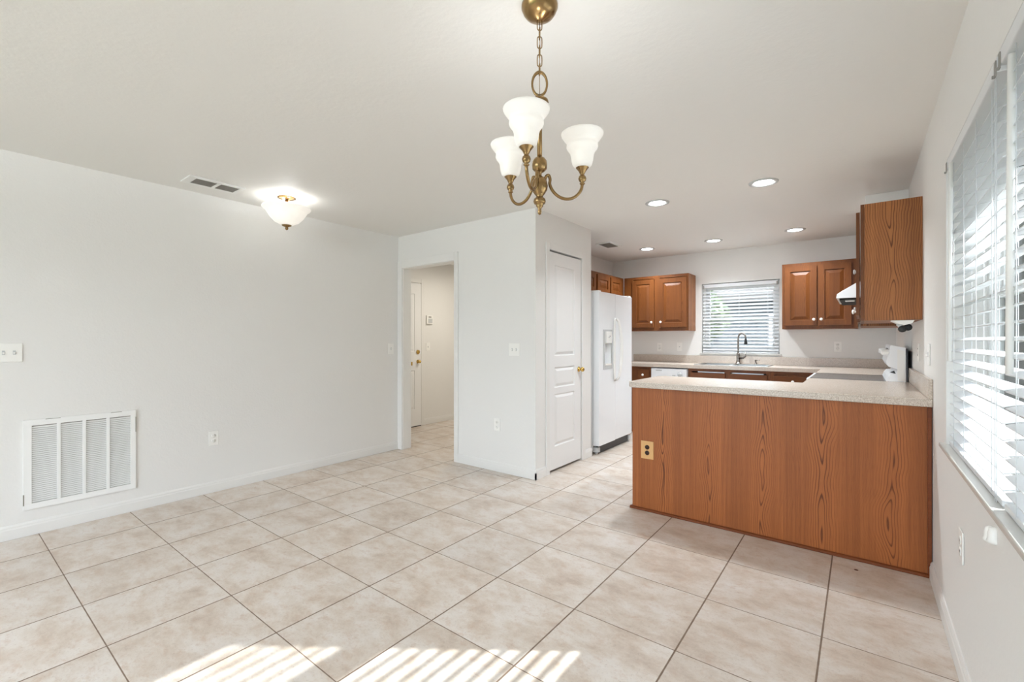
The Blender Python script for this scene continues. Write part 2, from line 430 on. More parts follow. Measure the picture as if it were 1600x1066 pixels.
# the grid splits each panel only where edges are shared
mb.build('door_slab', M['door'], d1)
for z in (.318, 1.097, 1.882):
    hb = MB().box((XP - .002, 3.549, z - .045), (XP + .006, 3.5565, z + .045)).lathe([(.004,-.047),(.004,.047)], (XP + .006, 3.553, z), 10)
    hb.build('hinge', M['hinge'], d1)
def round_knob(c, ax, sgn, s=1.0):
    m = MB(); prof = [(.0, .062), (.012, .061), (.021, .054), (.025, .044), (.022, .034), (.012, .027), (.010, .010), (.026, .006), (.029, .0)]
    m.lathe([(r*s, z*s*sgn) for r, z in prof], c, 20, ax); return m
round_knob((XP - .002, 4.125, .948), 'x', 1).build('knob', M['gold'], d1)
# hall door
d2 = thing('door_2', None, None, (XH, 3.97, 0), kind='structure')
MB().panel((XH + .002, 3.505, .012), (0,1,0), (0,0,1), (1,0,0), .93, 2.05, .012,
    [(.12, .24, .42, .80), (.51, .24, .81, .80), (.12, 1.07, .42, 1.90), (.51, 1.07, .81, 1.90)], MOULD).build('door_slab', M['door'], d2)
MB().lathe([(.031,0),(.030,.012),(.018,.016),(.0,.017)], (XH + .014, 4.372, 1.076), 20, 'x').build('deadbolt', M['gold'], d2)
round_knob((XH + .014, 4.372, .937), 'x', 1, .95).build('knob', M['gold'], d2)
MB().box((XH + .014, 4.235, .885), (XH + .03, 4.262, .935)).build('door_guard', M['gold'], d2, .002)
MB().box((XH, 3.505, .0005), (XH + .013, 4.435, .0115)).build('threshold', M['dark'], d2)

# windows: vinyl single hung pairs
def hung_window(name, ax, face, a0, a1, z0, z1, mid, rail):
    """frame in the outer half of the wall, ax = axis along the wall"""
    t = thing(name, None, None, (face, (a0+a1)/2, z0) if ax == 'y' else ((a0+a1)/2, face, z0), kind='structure')
    def bx(m, a, b, z, zz, d0, d1):
        if ax == 'y': m.box((face + d0, a, z), (face + d1, b, zz))
        else: m.box((a, face + d0, z), (b, face + d1, zz))
    fm = MB(); f = .045
    bx(fm, a0, a0+f, z0, z1, .0, .07); bx(fm, a1-f, a1, z0, z1, 0, .07); bx(fm, a0+f, a1-f, z0, z0+f, 0, .07); bx(fm, a0+f, a1-f, z1-f, z1, 0, .07)
    for m_ in mid: bx(fm, m_-.04, m_+.04, z0+f, z1-f, 0, .07)
    fm.build('window_frame', M['vinyl'], t, .003)
    edges = [a0+f] + [e for m_ in mid for e in (m_-.04, m_+.04)] + [a1-f]
    for i in range(0, len(edges), 2):
        p, q = edges[i], edges[i+1]; sm = MB(); s = .035
        for (za, zb, d) in ((z0+f, rail+.02, .005), (rail-.02, z1-f, .035)):
            bx(sm, p, p+s, za, zb, d, d+.028); bx(sm, q-s, q, za, zb, d, d+.028)
            bx(sm, p+s, q-s, za, za+s, d, d+.028); bx(sm, p+s, q-s, zb-s, zb, d, d+.028)
        sash = sm.build('sash', M['vinyl'], t, .002)
        g = MB()
        for (za, zb, d) in ((z0+f, rail+.02, .017), (rail-.02, z1-f, .047)): bx(g, p+s, q-s, za+s, zb-s, d, d+.004)
        g.build('glass_pane', M['glass'], sash)
    return t
hung_window('window_1', 'y', XR + .125, WY0 + .001, WY1 - .001, WZ0 + .001, WZ1 - .001, [1.79], 1.432)
hung_window('window_2', 'x', YB + .075, KX0 + .001, KX1 - .001, KZ0 + .001, KZ1 - .001, [], 1.53)
ew = MB().box((XR + .2, 2.645, .60), (XR + .235, 2.84, 2.12)).box((XR + .2, .68, .60), (XR + .235, .84, 2.12)).box((XR + .2, .84, 2.03), (XR + .235, 2.645, 2.12)).box((XR + .2, .84, .66), (XR + .235, 2.645, .80))
struct('trim_6', ew, M['vinyl'])  # unseen outer trim, narrowed to set the edge of the floor sun patch
struct('trim_7', MB().box((XR + .2, -3.2, 2.36), (1.35, 6.55, 2.50)), M['vinyl'])      # eave over the side windows
# sills
struct('trim_4', MB().box((XR - .022, WY0 - .05, WZ0 - .016), (XR + .12, WY1 + .03, WZ0 + .002)), M['marble'], bevel=.004)
struct('trim_5', MB().box((KX0 - .02, YB - .02, KZ0 - .014), (KX1 + .02, YB + .07, KZ0 + .002)), M['marble'], bevel=.004)

# ------------------------------------------------------------------ window blinds
def blind(label, ax, face, sgn, a0, a1, z0, z1, tilt, wand_a, cord_a, n_lad, pitch=.0457, width=.05, wand_len=.82, group=None, hw=.03, tassels=True, wand_d=.026, cord_d=.03, wand_r=.0055, cord_end=.70):
    """sgn = direction from the slat centre into the room; face = slat centre plane"""
    t = thing('window_blind', label, 'blind', (face, (a0+a1)/2, z0) if ax == 'y' else ((a0+a1)/2, face, z0), group)
    P = (lambda a, d, z: (face + sgn*d, a, z)) if ax == 'y' else (lambda a, d, z: (a, face + sgn*d, z))
    def bx(m, a, b, d0, d1, z, zz): m.box(P(a, d0, z), P(b, d1, zz)); return m
    bx(MB(), a0+.004, a1-.004, -.026, .0355, z1-.045, z1).build('headrail', M['slat'], t, .003)
    for a in (a0+.012, a1-.012):
        br = MB()
        bx(br, a-.009, a+.009, .036, .0385, z1-.055, z1-.012); bx(br, a-.003, a+.001, .0385, .044, z1-.058, z1-.05)
        br.build('mounting_bracket', M['ventgray'], t)
    zs = []; z = z0 + .049
    while z < z1 - .065: zs.append(z); z += pitch
    sl = MB()
    for z in zs:
        tl = tilt + random.uniform(-.015, .015); h = width / 2
        pts = []; N = 6
        for k in range(N+1):
            u = -1 + 2*k/N; d = h*u*math.cos(tl); zz = z - h*u*math.sin(tl) + .0025*(1-u*u)
            pts.append((d, zz))
        vs = []; fs = []
        for a in (a0, a1):
            for d, zz in pts: vs.append(P(a, d, zz + .0014))
            for d, zz in pts: vs.append(P(a, d, zz - .0014))
        n = N+1
        for k in range(N):
            fs += [(k, k+1, 2*n+k+1, 2*n+k), (n+k, 2*n+n+k, 2*n+n+k+1, n+k+1), (k, n+k, n+k+1, k+1), (2*n+k, 2*n+k+1, 3*n+k+1, 3*n+k)]
        fs += [(0, 2*n, 3*n, n), (n-1, n+n-1, 3*n+n-1, 2*n+n-1)]
        sl.add(vs, fs)
    sl.build('slats', M['slat'], t)
    bx(MB(), a0, a1, -.026, .026, z0, z0+.018).build('bottom_rail', M['slat'], t, .003)
    lad = MB()
    for i in range(n_lad):
        a = a0 + .12 + (a1-a0-.24) * i / (n_lad-1)
        for d in (-.0265, .0265): lad.tube([P(a, d, z1-.045), P(a, d, z0+.01)], .0011, 5)
        for z in zs: lad.tube([P(a, -.026, z-.004+.026*math.sin(tilt)), P(a, .026, z-.004-.026*math.sin(tilt))], .0007, 4)
    lad.build('ladder_cord', M['slat'], t)
    if wand_a is not None:
        MB().tube([P(wand_a, wand_d, z1-.05), P(wand_a, wand_d+.004, z1-.05-wand_len)], wand_r, 8).build('tilt_wand', M['whitep'], t)
    if cord_a is not None:
        c = MB()
        for da in (0, .018): c.tube([P(cord_a+da, cord_d, z1-.045), P(cord_a+da, cord_d, cord_end+.02)], .0012, 5)
        cd = c.build('pull_cord', M['slat'], t)
        if tassels:
            for da, dz in ((-.018, .0), (.030, -.012)):
                MB().lathe([(.003,.028),(.010,.022),(.013,.010),(.013,-.004),(.016,-.012),(.012,-.018),(.0,-.018)], P(cord_a+da, cord_d+.008, cord_end+dz), 14).build('tassel', M['whitep'], cd)
    return t
blind('white slatted blind at far half of side window, nearer the kitchen', 'y', .332, -1, 1.80, 2.73, .793, 2.032, math.radians(12) , 2.585, 1.84, 4, group='slatted blinds on the side window', wand_d=.038, wand_r=.007)
blind('white slatted blind cut by right edge of frame', 'y', .332, -1, .86, 1.775, .793, 2.032, math.radians(12), 1.70, 1.0, 4, group='slatted blinds on the side window', wand_r=.008)
blind('white slatted blind on kitchen window above sink', 'x', YB + .03, -1, KX0 + .012, KX1 - .012, KZ0 + .004, KZ1 - .012, math.radians(33), -1.66, -.86, 3, pitch=.0445, wand_len=.72, tassels=False, wand_r=.003, cord_end=1.13)

# ------------------------------------------------------------------ kitchen cabinets
CABP = [(0, 0), (.002, -.010), (.010, -.011), (.040, -.002), (.042, -.001)]
FR = .058
def cab_knob(c, N, parent):
    ax = 'x' if abs(N[0]) > .5 else 'y'; s = N[0] + N[1]
    prof = [(.0, .026), (.010, .0255), (.0155, .021), (.0155, .016), (.008, .011), (.006, .003), (.009, 0)]
    MB().lathe([(r, z*s) for r, z in prof], c, 16, ax).build('knob', M['knob'], parent)
def cabinet(label, O, U, N, wd, ht, dp, doors, name='wall_cabinet', group=None, drawers=(), toe=0, top=None):
    """O = front lower left corner of the box front, U along the front, N out of it"""
    O, U, N = Vector(O), Vector(U), Vector(N); V = Vector((0,0,1))
    t = thing(name, label, 'cabinet', O + U*wd/2 - N*dp/2, group)
    P = lambda u, v, d: tuple(O + U*u + V*v + N*d)
    MB().box(P(0, toe, -dp), P(wd, top or ht, -.02)).build('cabinet_box', M['oak_side'], t)
    f = MB(); us = [0] ; 
    f.box(P(0, toe, -.0195), P(wd, toe+.04, 0)); f.box(P(0, ht-.035, -.0195), P(wd, ht, 0))
    cuts = sorted({round(d[0], 3) for d in list(doors)+list(drawers)} | {round(d[2], 3) for d in list(doors)+list(drawers)})
    st = [(0, cuts[0]+.012)]
    for i in range(1, len(cuts)-1, 1):
        if i % 2 == 1: st.append((cuts[i]-.012, cuts[i+1]+.012))
    st.append((cuts[-1]-.012, wd))
    for a, b in st: f.box(P(a, toe+.04, -.0195), P(b, ht-.035, 0))
    if drawers: f.box(P(.01, min(d[1] for d in drawers)-.03, -.0195), P(wd-.01, min(d[1] for d in drawers)+.01, -.0005))
    f.build('face_frame', M['oak_door'], t)
    if toe: MB().box(P(.0, 0, -dp), P(wd, toe, -.075)).build('toe_kick', M['oak_dark'], t)
    for d in doors:
        u0, v0, u1, v1 = d[:4]
        db = MB().panel(P(u0, v0, .004), U, V, N, u1-u0, v1-v0, .019, [(FR, FR, u1-u0-FR, v1-v0-FR)], CABP)
        o = db.build('door', M['oak_door'], t)
        if len(d) > 4 and d[4]: cab_knob(P(d[4][0], d[4][1], .023), N, o)
    for d in drawers:
        u0, v0, u1, v1 = d[:4]
        o = MB().box(P(u0, v0, .001), P(u1, v1, .019)).build('drawer', M['oak_h'], t, .003)
        if len(d) > 4 and d[4]: cab_knob(P(d[4][0], d[4][1], .019), N, o)
    return t
UZ0, UZ1 = 1.374, 2.122; UH = UZ1 - UZ0
FY = 6.089                                         # front of the back upper run
cabinet('oak wall cabinet with two doors left of the kitchen window', (-2.665, FY, UZ0), (1,0,0), (0,-1,0), .885, UH, YB-FY-.001,
        [(.125, .045, .435, .70, (.405, .115)), (.500, .045, .865, .70, (.53, .115))])
cabinet('oak wall cabinet with two doors right of the kitchen window', (-.725, FY, UZ0), (1,0,0), (0,-1,0), .70, UH, YB-FY-.001,
        [(.025, .04, .335, .71, (.310, .105)), (.350, .04, .645, .71, (.378, .105))])
FX = -2.68
cabinet('short oak wall cabinet above the fridge, touching the back cabinet run', (FX, 6.085, 1.83), (0,-1,0), (1,0,0), .86, UZ1-1.83, FX-XK-.001,
        [(.10, .03, .445, .26), (.475, .03, .835, .26)])
cabinet('short oak wall cabinet above the fridge, beside the pantry wall', (FX, 5.222, 1.83), (0,-1,0), (1,0,0), .80, UZ1-1.83, FX-XK-.001,
        [(.015, .03, .38, .26), (.41, .03, .78, .26)])
# right wall run, doors face -x
RX = -.002; RD = XR - RX - .001
near = cabinet('tall oak end cabinet on the window wall with a bare side', (RX, 3.698, UZ0), (0,1,0), (-1,0,0), .70, UH, RD,
        [(.02, .035, .345, .705, (.32, .075)), (.365, .035, .68, .705, (.39, .075))])
cabinet('short oak cabinet above the range hood', (RX, 4.402, 1.70), (0,1,0), (-1,0,0), .756, UZ1-1.70, RD,
        [(.02, .04, .365, .385, (.335, .12)), (.39, .04, .735, .385, (.42, .12))])
cabinet('oak wall cabinet in the corner beyond the range hood', (RX, 5.162, UZ0), (0,1,0), (-1,0,0), .90, UH, RD,
        [(.02, .035, .42, .705, (.05, .16))])
# base cabinets of the back run (front y = 5.81)
BY = 5.825; CT = .898
cabinet('oak base cabinet with drawer between fridge and dishwasher', (-2.655, BY, 0), (1,0,0), (0,-1,0), .478, CT, YB-BY-.001,
        [(.30, .14, .455, .68)], 'base_cabinet', drawers=[(.30, .72, .455, .865, (.375, .79))], toe=.1)
cabinet('oak sink base cabinet under the kitchen window', (-1.706, BY, 0), (1,0,0), (0,-1,0), .90, CT, YB-BY-.001,
        [(.03, .14, .43, .68, (.40, .62)), (.47, .14, .87, .68, (.50, .62))], 'base_cabinet', drawers=[(.03, .73, .43, .85), (.47, .73, .87, .85)], toe=.1, top=.74)
cabinet('oak base cabinet right of the sink near the range', (-.805, BY, 0), (1,0,0), (0,-1,0), .44, CT, YB-BY-.001,
        [(.03, .14, .40, .68)], 'base_cabinet', drawers=[(.03, .73, .40, .85, (.215, .79))], toe=.1)
MB_ = cabinet('oak corner base cabinet between range and back wall', (-.33, 5.165, 0), (0,1,0), (-1,0,0), .65, CT, .62,
        [(.03, .14, .60, .68, (.06, .62))], 'base_cabinet', drawers=[(.03, .73, .60, .85, (.3, .79))], toe=.1)

# dishwasher
dw = thing('dishwasher', 'white dishwasher under the counter left of the sink', 'dishwasher', (-1.942, 6.1, 0))
MB().box((-2.172, 5.83, .1), (-1.712, 6.40, .885)).build('body', M['white'], dw)
MB().box((-2.168, 5.805, .115), (-1.716, 5.829, .72)).build('door', M['white'], dw, .004)
cp = MB().box((-2.168, 5.797, .728), (-1.716, 5.829, .882)).build('control_panel', M['white'], dw, .004)
b = MB()
for i in range(8): b.box((-2.105 + i*.0098, 5.7955, .853), (-2.098 + i*.0098, 5.7972, .861))
b.build('badge', M['ventgray'], cp)
MB().lathe([(.030,0),(.028,-.014),(.0,-.015)], (-1.80, 5.797, .815), 20, 'y').box((-1.803, 5.778, .80), (-1.797, 5.783, .845)).build('dial', M['grayp'], cp)
MB().box((-1.895, 5.7945, .79), (-1.855, 5.797, .805)).build('button', M['grayp'], cp, .001)
MB().box((-2.168, 5.86, .002), (-1.716, 5.875, .1)).build('toe_kick', M['black'], dw)

# countertops
Z1c, Z0c = .941, .899
def round_counter():
    mb = MB()
    # peninsula slab with clipped left end
    L = [(-1.378, 3.235), (-1.350, 3.198), (XR - .001, 3.198), (XR - .001, 4.395), (-.335, 4.395), (-.335, 3.885), (-1.350, 3.885), (-1.378, 3.85)]
    mb.prism(L, 2, Z0c, Z1c); return mb
ct = thing('peninsula_countertop', 'speckled beige countertop on the oak peninsula', 'countertop', (-.5, 3.5, Z0c))
round_counter().build('worktop', M['lam'], ct, .005)
MB().box((XR - .021, 3.198, Z1c + .0005), (XR - .001, 4.395, 1.045)).build('backsplash', M['lam'], ct, .003)
ct2 = thing('back_countertop', 'speckled beige countertop along the back wall with sink', 'countertop', (-1.2, 6.1, Z0c))
# slab with a real cut-out for the sink bowls
L2 = MB(); sx0, sx1, sy0, sy1 = -1.62, -.87, 5.875, 6.275
L2.box((-2.655, 5.785, Z0c), (sx0, YB-.001, Z1c)).box((sx1, 5.785, Z0c), (XR-.001, YB-.001, Z1c))
L2.box((sx0, 5.785, Z0c), (sx1, sy0, Z1c)).box((sx0, sy1, Z0c), (sx1, YB-.001, Z1c))
L2.box((-.335, 5.163, Z0c), (XR-.001, 5.785, Z1c))
L2.build('worktop', M['lam'], ct2)
MB().box((-2.655, YB-.021, Z1c+.0005), (XR-.022, YB-.001, 1.04)).box((XR-.021, 5.163, Z1c+.0005), (XR-.001, YB-.001, 1.04)).build('backsplash', M['lam'], ct2)

# sink
sk = thing('kitchen_sink', 'stainless double sink set in the back countertop', 'sink', (-1.245, 6.08, .75))
s = MB(); rz = Z1c + .001
s.box((-1.65, 5.85, rz), (-.84, 5.885, rz+.006)).box((-1.65, 6.265, rz), (-.84, 6.345, rz+.006))
s.box((-1.65, 5.885, rz), (-1.61, 6.265, rz+.006)).box((-.88, 5.885, rz), (-.84, 6.265, rz+.006)).box((-1.26, 5.885, rz), (-1.23, 6.265, rz+.006))
s.build('rim', M['steel'], sk, .002)
for a, b_ in ((-1.61, -1.262), (-1.228, -.88)):
    q = MB(); zb = .76
    q.box((a, 5.885, zb), (b_, 6.265, zb+.004)).box((a, 5.885, zb), (a+.003, 6.265, rz)).box((b_-.003, 5.885, zb), (b_, 6.265, rz))
    q.box((a, 5.885, zb), (b_, 5.888, rz)).box((a, 6.262, zb), (b_, 6.265, rz)); q.lathe([(.04,0),(.038,.003),(0,.002)], ((a+b_)/2, 6.08, zb+.004), 16)
    q.build('basin', M['steel'], sk)
# faucet
fc = thing('kitchen_faucet', 'brushed metal gooseneck faucet behind the sink', 'faucet', (-1.225, 6.305, rz))
fx, fy = -1.232, 6.305
MB().lathe([(.036,.0),(.034,.008),(.024,.014),(.020,.05),(.019,.12),(.013,.14)], (fx, fy, rz+.006), 20).build('base', M['chrome'], fc)
pts = [(fx, fy, rz+.12), (fx, fy, 1.26)]
R_ = .045
for k in range(13):
    a = PI - k*PI/12*1.0; pts.append((fx + R_ + R_*math.cos(a), fy - .25*R_*(1+math.cos(a)), 1.27 + .062*math.sin(a)))
MB().tube(pts, .0105, 12).build('spout', M['chrome'], fc)
hx, hy = fx + 2*R_, fy - .5*R_
MB().lathe([(.010,.0),(.014,-.02),(.019,-.07),(.019,-.085),(0,-.086)], (hx, hy, 1.275), 16).build('spray_head', M['black'], fc)
MB().tube([(fx+.015, fy-.01, rz+.075), (fx+.06, fy-.02, rz+.082), (fx+.085, fy-.025, rz+.10), (fx+.09, fy-.027, rz+.16)], .008, 10, rs=[.013,.015,.010,.006]).build('lever', M['chrome'], fc)
sd = thing('soap_dispenser', 'small metal soap pump right of the faucet', 'soap dispenser', (-1.035, 6.31, rz))
MB().lathe([(.018,.006),(.016,.014),(.010,.02),(.008,.05),(.011,.052),(.011,.06),(0,.062)], (-1.035, 6.31, rz), 14).build('body', M['chrome'], sd)
MB().tube([(-1.035, 6.31, rz+.055), (-.99, 6.30, rz+.057)], .005, 8).build('nozzle', M['chrome'], sd)

# peninsula
pn = thing('kitchen_peninsula', 'oak veneer peninsula cabinet standing against the window wall', 'peninsula', (-.52, 3.55, 0))
PF = 3.232
MB().box((-1.346, PF + .007, 0), (XR - .003, 3.86, Z0c-.001)).box((-.32, 3.86, 0), (XR - .003, 4.39, Z0c-.001)).build('cabinet_body', M['oak_side'], pn)
MB().box((-1.350, PF, .004), (XR - .003, PF + .006, Z0c - .001)).build('front_panel', M['oak'], pn)
q = MB()
pr_ = [(PF, .001), (PF-.017, .001), (PF-.017, .006), (PF-.012, .014), (PF-.004, .018), (PF, .018)]
q.prism(pr_, 0, -1.366, XR - .014); q.box((-1.366, PF, .001), (-1.351, 3.80, .014))
q.build('base_moulding', M['oak_dark'], pn)
MB().box((XR - .020, PF - .012, .02), (XR - .004, PF - .0005, Z0c - .002)).build('scribe_moulding', M['oak_dark'], pn)

# ------------------------------------------------------------------ plates on walls
def plate(name, cat, label, ax, sgn, face, a, z, kind, n=1, mat='whitep', group=None, wd=None, ht=.118):
    """ax: axis of the wall normal; sgn: side the plate faces; a: centre along the wall"""
    wd = wd or (.072 + .046*(n-1))
    P = (lambda u, d, z_: (face + sgn*d, u, z_)) if ax == 'x' else (lambda u, d, z_: (u, face + sgn*d, z_))
    t = thing(name, label, cat, P(a, 0, z), group)
    MB().box(P(a-wd/2, .0005, z-ht/2), P(a+wd/2, .006, z+ht/2)).build('plate', M[mat], t, .0025)
    for i in range(n):
        u = a + (i-(n-1)/2)*.046
        if kind == 'toggle':
            MB().box(P(u-.006, .006, z-.013), P(u+.006, .0075, z+.013)).build('switch_slot', M['grayp'], t)
            MB().box(P(u-.0045, .0075, z-.008), P(u+.0045, .018, z+.004)).build('toggle', M[mat], t, .001)
        elif kind == 'outlet':
            for dz in (-.0205, .0205):
                r = MB().lathe([(.0165, .006*sgn), (.0165, .0078*sgn), (0, .0078*sgn)], P(u, 0, z+dz), 18, ax)
                rr = r.build('receptacle', M['whitep' if mat == 'whitep' else 'outdark'], t)
                sl = MB()
                for du in (-.006, .006): sl.box(P(u+du-.001, .0078, z+dz-.002), P(u+du+.001, .0084, z+dz+.007))
                sl.build('slot', M['dark'], rr)
        elif kind == 'blank': pass
        elif kind == 'jack':
            MB().box(P(u-.007, .006, z-.007), P(u+.007, .0085, z+.007)).build('jack', M['grayp'], t)
    return t
sw = plate('light_switch', 'light switch', 'white triple light switch plate cut by left edge of frame', 'x', 1, XL, .309, 1.17, 'toggle', 3)
plate('wall_outlet', 'outlet', 'white duplex outlet low on long wall right of return grille', 'x', 1, XL, 1.462, .444, 'outlet')
plate('light_switch', 'light switch', 'white single light switch on long wall just left of the open doorway', 'x', 1, XL, 3.235, 1.15, 'toggle')
plate('light_switch', 'light switch', 'white double light switch between doorway and pantry corner', 'y', -1, YP, -2.537, 1.16, 'toggle', 2, wd=.125)
plate('wall_outlet', 'outlet', 'white outlet low on wall below the double light switch', 'y', -1, YP, -2.742, .445, 'outlet')
plate('light_switch', 'light switch', 'white light switch under the alarm keypad in the hall', 'x', 1, XH, 4.576, 1.148, 'toggle')
plate('wall_outlet', 'outlet', 'white outlet above back counter nearest the fridge', 'y', -1, YB, -2.27, 1.148, 'outlet')
plate('wall_jack', 'wall plate', 'white wall plate above back counter between outlet and kitchen window', 'y', -1, YB, -1.993, 1.155, 'jack')
plate('wall_outlet', 'outlet', 'white outlet above back counter right of the kitchen window', 'y', -1, YB, -.21, 1.172, 'outlet')
plate('wall_outlet', 'outlet', 'tan outlet plate with dark sockets on oak peninsula front', 'y', -1, PF, -1.236, .446, 'outlet', mat='ivory', wd=.094, ht=.13)
plate('wall_outlet', 'outlet', 'white outlet low on window wall under the side blinds', 'x', -1, XR, 2.345, .487, 'outlet')
plate('light_switch', 'light switch', 'white light switch on window wall between blinds and end cabinet', 'x', -1, XR, 3.36, 1.17, 'toggle')
plate('wall_outlet', 'outlet', 'white outlet above peninsula counter beside the range back', 'x', -1, XR, 3.92, 1.17, 'outlet')

kp = thing('alarm_keypad', 'white alarm keypad on hall wall beside the door', 'keypad', (XH, 4.595, 1.547))
MB().box((XH + .001, 4.535, 1.485), (XH + .028, 4.655, 1.612)).build('housing', M['whitep'], kp, .004)
MB().box((XH + .028, 4.565, 1.578), (XH + .029, 4.62, 1.598)).build('display', M['ventgray'], kp)
MB().box((XH + .028, 4.56, 1.50), (XH + .031, 4.64, 1.565)).build('cover', M['grayp'], kp, .001)

# return air grille
gr = thing('return_air_grille', 'large white return air grille low on the long wall', 'air grille', (XL, .673, .164))
gy0, gy1, gz0, gz1 = .392, .956, .166, .738
g = MB(); fx0, fx1 = XL + .001, XL + .012
for y0_, y1_, z0_, z1_ in ((gy0, gy1, gz0, gz0+.038), (gy0, gy1, gz1-.038, gz1), (gy0, gy0+.038, gz0+.038, gz1-.038), (gy1-.030, gy1, gz0+.038, gz1-.038)):
    g.box((fx0, y0_, z0_), (fx1, y1_, z1_))
iy0, iy1 = gy0+.038, gy1-.030
bars = [iy0 + (iy1-iy0)*k/4 for k in (1,2,3)]
for b_ in bars: g.box((fx0, b_-.009, gz0+.038), (fx1+.001, b_+.009, gz1-.038))
g.build('frame', M['grille'], gr, .001)
g = MB(); n = 38
edges = [iy0] + [e for b_ in bars for e in (b_-.009, b_+.009)] + [iy1]
for i in range(n):
    z = gz0 + .042 + (gz1-gz0-.084)*(i+.5)/n
    for k in range(0, 8, 2):
        a, b_ = edges[k], edges[k+1]
        g.add([(XL+.011,a,z-.0045),(XL+.011,b_,z-.0045),(XL+.0035,b_,z+.0035),(XL+.0035,a,z+.0035),
               (XL+.011,a,z-.0060),(XL+.011,b_,z-.0060),(XL+.0035,b_,z+.002),(XL+.0035,a,z+.002)],
              [(0,1,2,3),(7,6,5,4),(0,4,5,1),(1,5,6,2),(2,6,7,3),(3,7,4,0)])
g.build('louvres', M['grille'], gr)
MB().box((XL+.0005, iy0-.003, gz0+.035), (XL+.003, iy1+.003, gz1-.035)).build('filter', M['ventgray'], gr)
for y0_, z0_, y1_, z1_ in ((gy0-.001, gz0+.03, gy0+.004, gz0+.10), (gy0+.10, gz1-.0045, gy0+.17, gz1-.0015), (gy1-.14, gz1-.0045, gy1-.08, gz1-.0015), (gy1-.003, gz1-.16, gy1+.001, gz1-.05)):
    MB().box((fx1, y0_, z0_), (fx1+.0015, y1_, z1_)).build('latch', M['hinge'], gr)

# ceiling vents
v1 = thing('ceiling_vent', 'two-part ceiling vent over the long wall near the flush lamp', 'vent', (-3.885, 1.35, H-.02))
g = MB(); zt = H - .001; zb = H - .011
vx0, vx1, vy0, vy1 = -3.985, -3.79, 1.165, 1.535
for a, b_ in (((vx0,vy0),(vx0+.028,vy1)), ((vx1-.028,vy0),(vx1,vy1)), ((vx0+.028,vy0),(vx1-.028,vy0+.05)), ((vx0+.028,vy1-.03),(vx1-.028,vy1)), ((vx0+.028,1.352),(vx1-.028,1.376))):
    g.box((a[0],a[1],zb),(b_[0],b_[1],zt))
g.build('frame', M['grille'], v1, .001)
g = MB()
for ya, yb in ((vy0+.05, 1.352), (1.376, vy1-.03)):
    for i in range(8):
        x = vx0+.035 + .0165*i; g.box((x, ya, zb+.001), (x+.0035, yb, zt))
g.build('louvres', M['ventgray'], v1)
MB().box((vx0+.029, vy0+.051, zt-.001), (vx1-.029, vy1-.031, zt)).build('duct_opening', M['ventgray'], v1)
v2 = thing('ceiling_vent', 'small rectangular ceiling vent over the fridge', 'vent', (-2.478, 5.19, H-.02))
g = MB(); vx0, vx1, vy0, vy1 = -2.58, -2.38, 5.03, 5.35
for a, b_ in (((vx0,vy0),(vx0+.025,vy1)), ((vx1-.025,vy0),(vx1,vy1)), ((vx0+.025,vy0),(vx1-.025,vy0+.025)), ((vx0+.025,vy1-.025),(vx1-.025,vy1))):
    g.box((a[0],a[1],zb),(b_[0],b_[1],zt))
g.build('frame', M['grille'], v2, .001)
g = MB()
for i in range(12): g.box((vx0+.025, vy0+.03+.0225*i, zb+.001), (vx1-.025, vy0+.034+.0225*i, zt))
g.build('louvres', M['ventgray'], v2)
MB().box((vx0+.026, vy0+.026, zt-.001), (vx1-.026, vy1-.026, zt)).build('duct_opening', M['ventgray'], v2)

# ------------------------------------------------------------------ recessed lights
cans = [((-.578, 3.842), 'recessed ceiling light closest to the window wall, front row over the peninsula'),
        ((-1.389, 3.859), 'recessed ceiling light in front row, nearer the pantry'),
        ((-2.197, 5.731), 'recessed ceiling light in back row closest to the fridge'),
        ((-1.387, 5.732), 'recessed ceiling light in back row above the sink, the middle of three'),
        ((-.560, 5.697), 'recessed ceiling light in back row closest to the range')]
proto = None
for (x, y), lb in cans:
    if proto is None:
        proto = thing('recessed_light', lb, 'ceiling light', (x, y, H - .012), 'recessed kitchen ceiling lights')
        MB().lathe([(.100,-.001),(.098,-.006),(.080,-.010),(.072,-.006),(.066,-.001)], (x, y, H), 36).build('trim_ring', M['grayp'], proto)
        MB().lathe([(.066,-.0035),(.0,-.0035)], (x, y, H), 36).build('lens', M['lens'], proto)
        lamp('lamp_light', 'AREA', (x, y, H-.012), CAN, proto, shape='DISK', size=.13, color=(.88,.95,1), spread=2.2)
    else:
        c = copy_tree(proto); c.location = (x, y, H - .012); c['label'] = lb

# ------------------------------------------------------------------ flush ceiling lamp
fl = thing('semi_flush_lamp', 'brass ceiling lamp with white alabaster glass bowl', 'ceiling lamp', (-3.776, 1.846, H - .27))
cx, cy = -3.776, 1.846
MB().lathe([(.072,-.001),(.070,-.008),(.052,-.014),(.035,-.018),(.020,-.024),(.0,-.025)], (cx, cy, H), 32).build('canopy', M['brass'], fl)
MB().lathe([(.012,-.022),(.014,-.04),(.020,-.046),(.013,-.052),(.013,-.075),(.006,-.08),(.005,-.255),(0,-.256)], (cx, cy, H), 20).build('stem', M['brass'], fl)
MB().lathe([(.182,-.082),(.186,-.088),(.180,-.098),(.160,-.112),(.150,-.130),(.128,-.165),(.095,-.200),(.055,-.222),(.012,-.230),
            (.012,-.226),(.053,-.218),(.091,-.197),(.124,-.163),(.146,-.129),(.156,-.111),(.176,-.096),(.180,-.088)], (cx, cy, H), 48, closed=True).build('glass_bowl', M['bowl'], fl)
MB().lathe([(.038,-.229),(.034,-.236),(.014,-.244),(.010,-.250),(.014,-.256),(.010,-.264),(.0,-.270)], (cx, cy, H), 20).build('finial', M['brass'], fl)
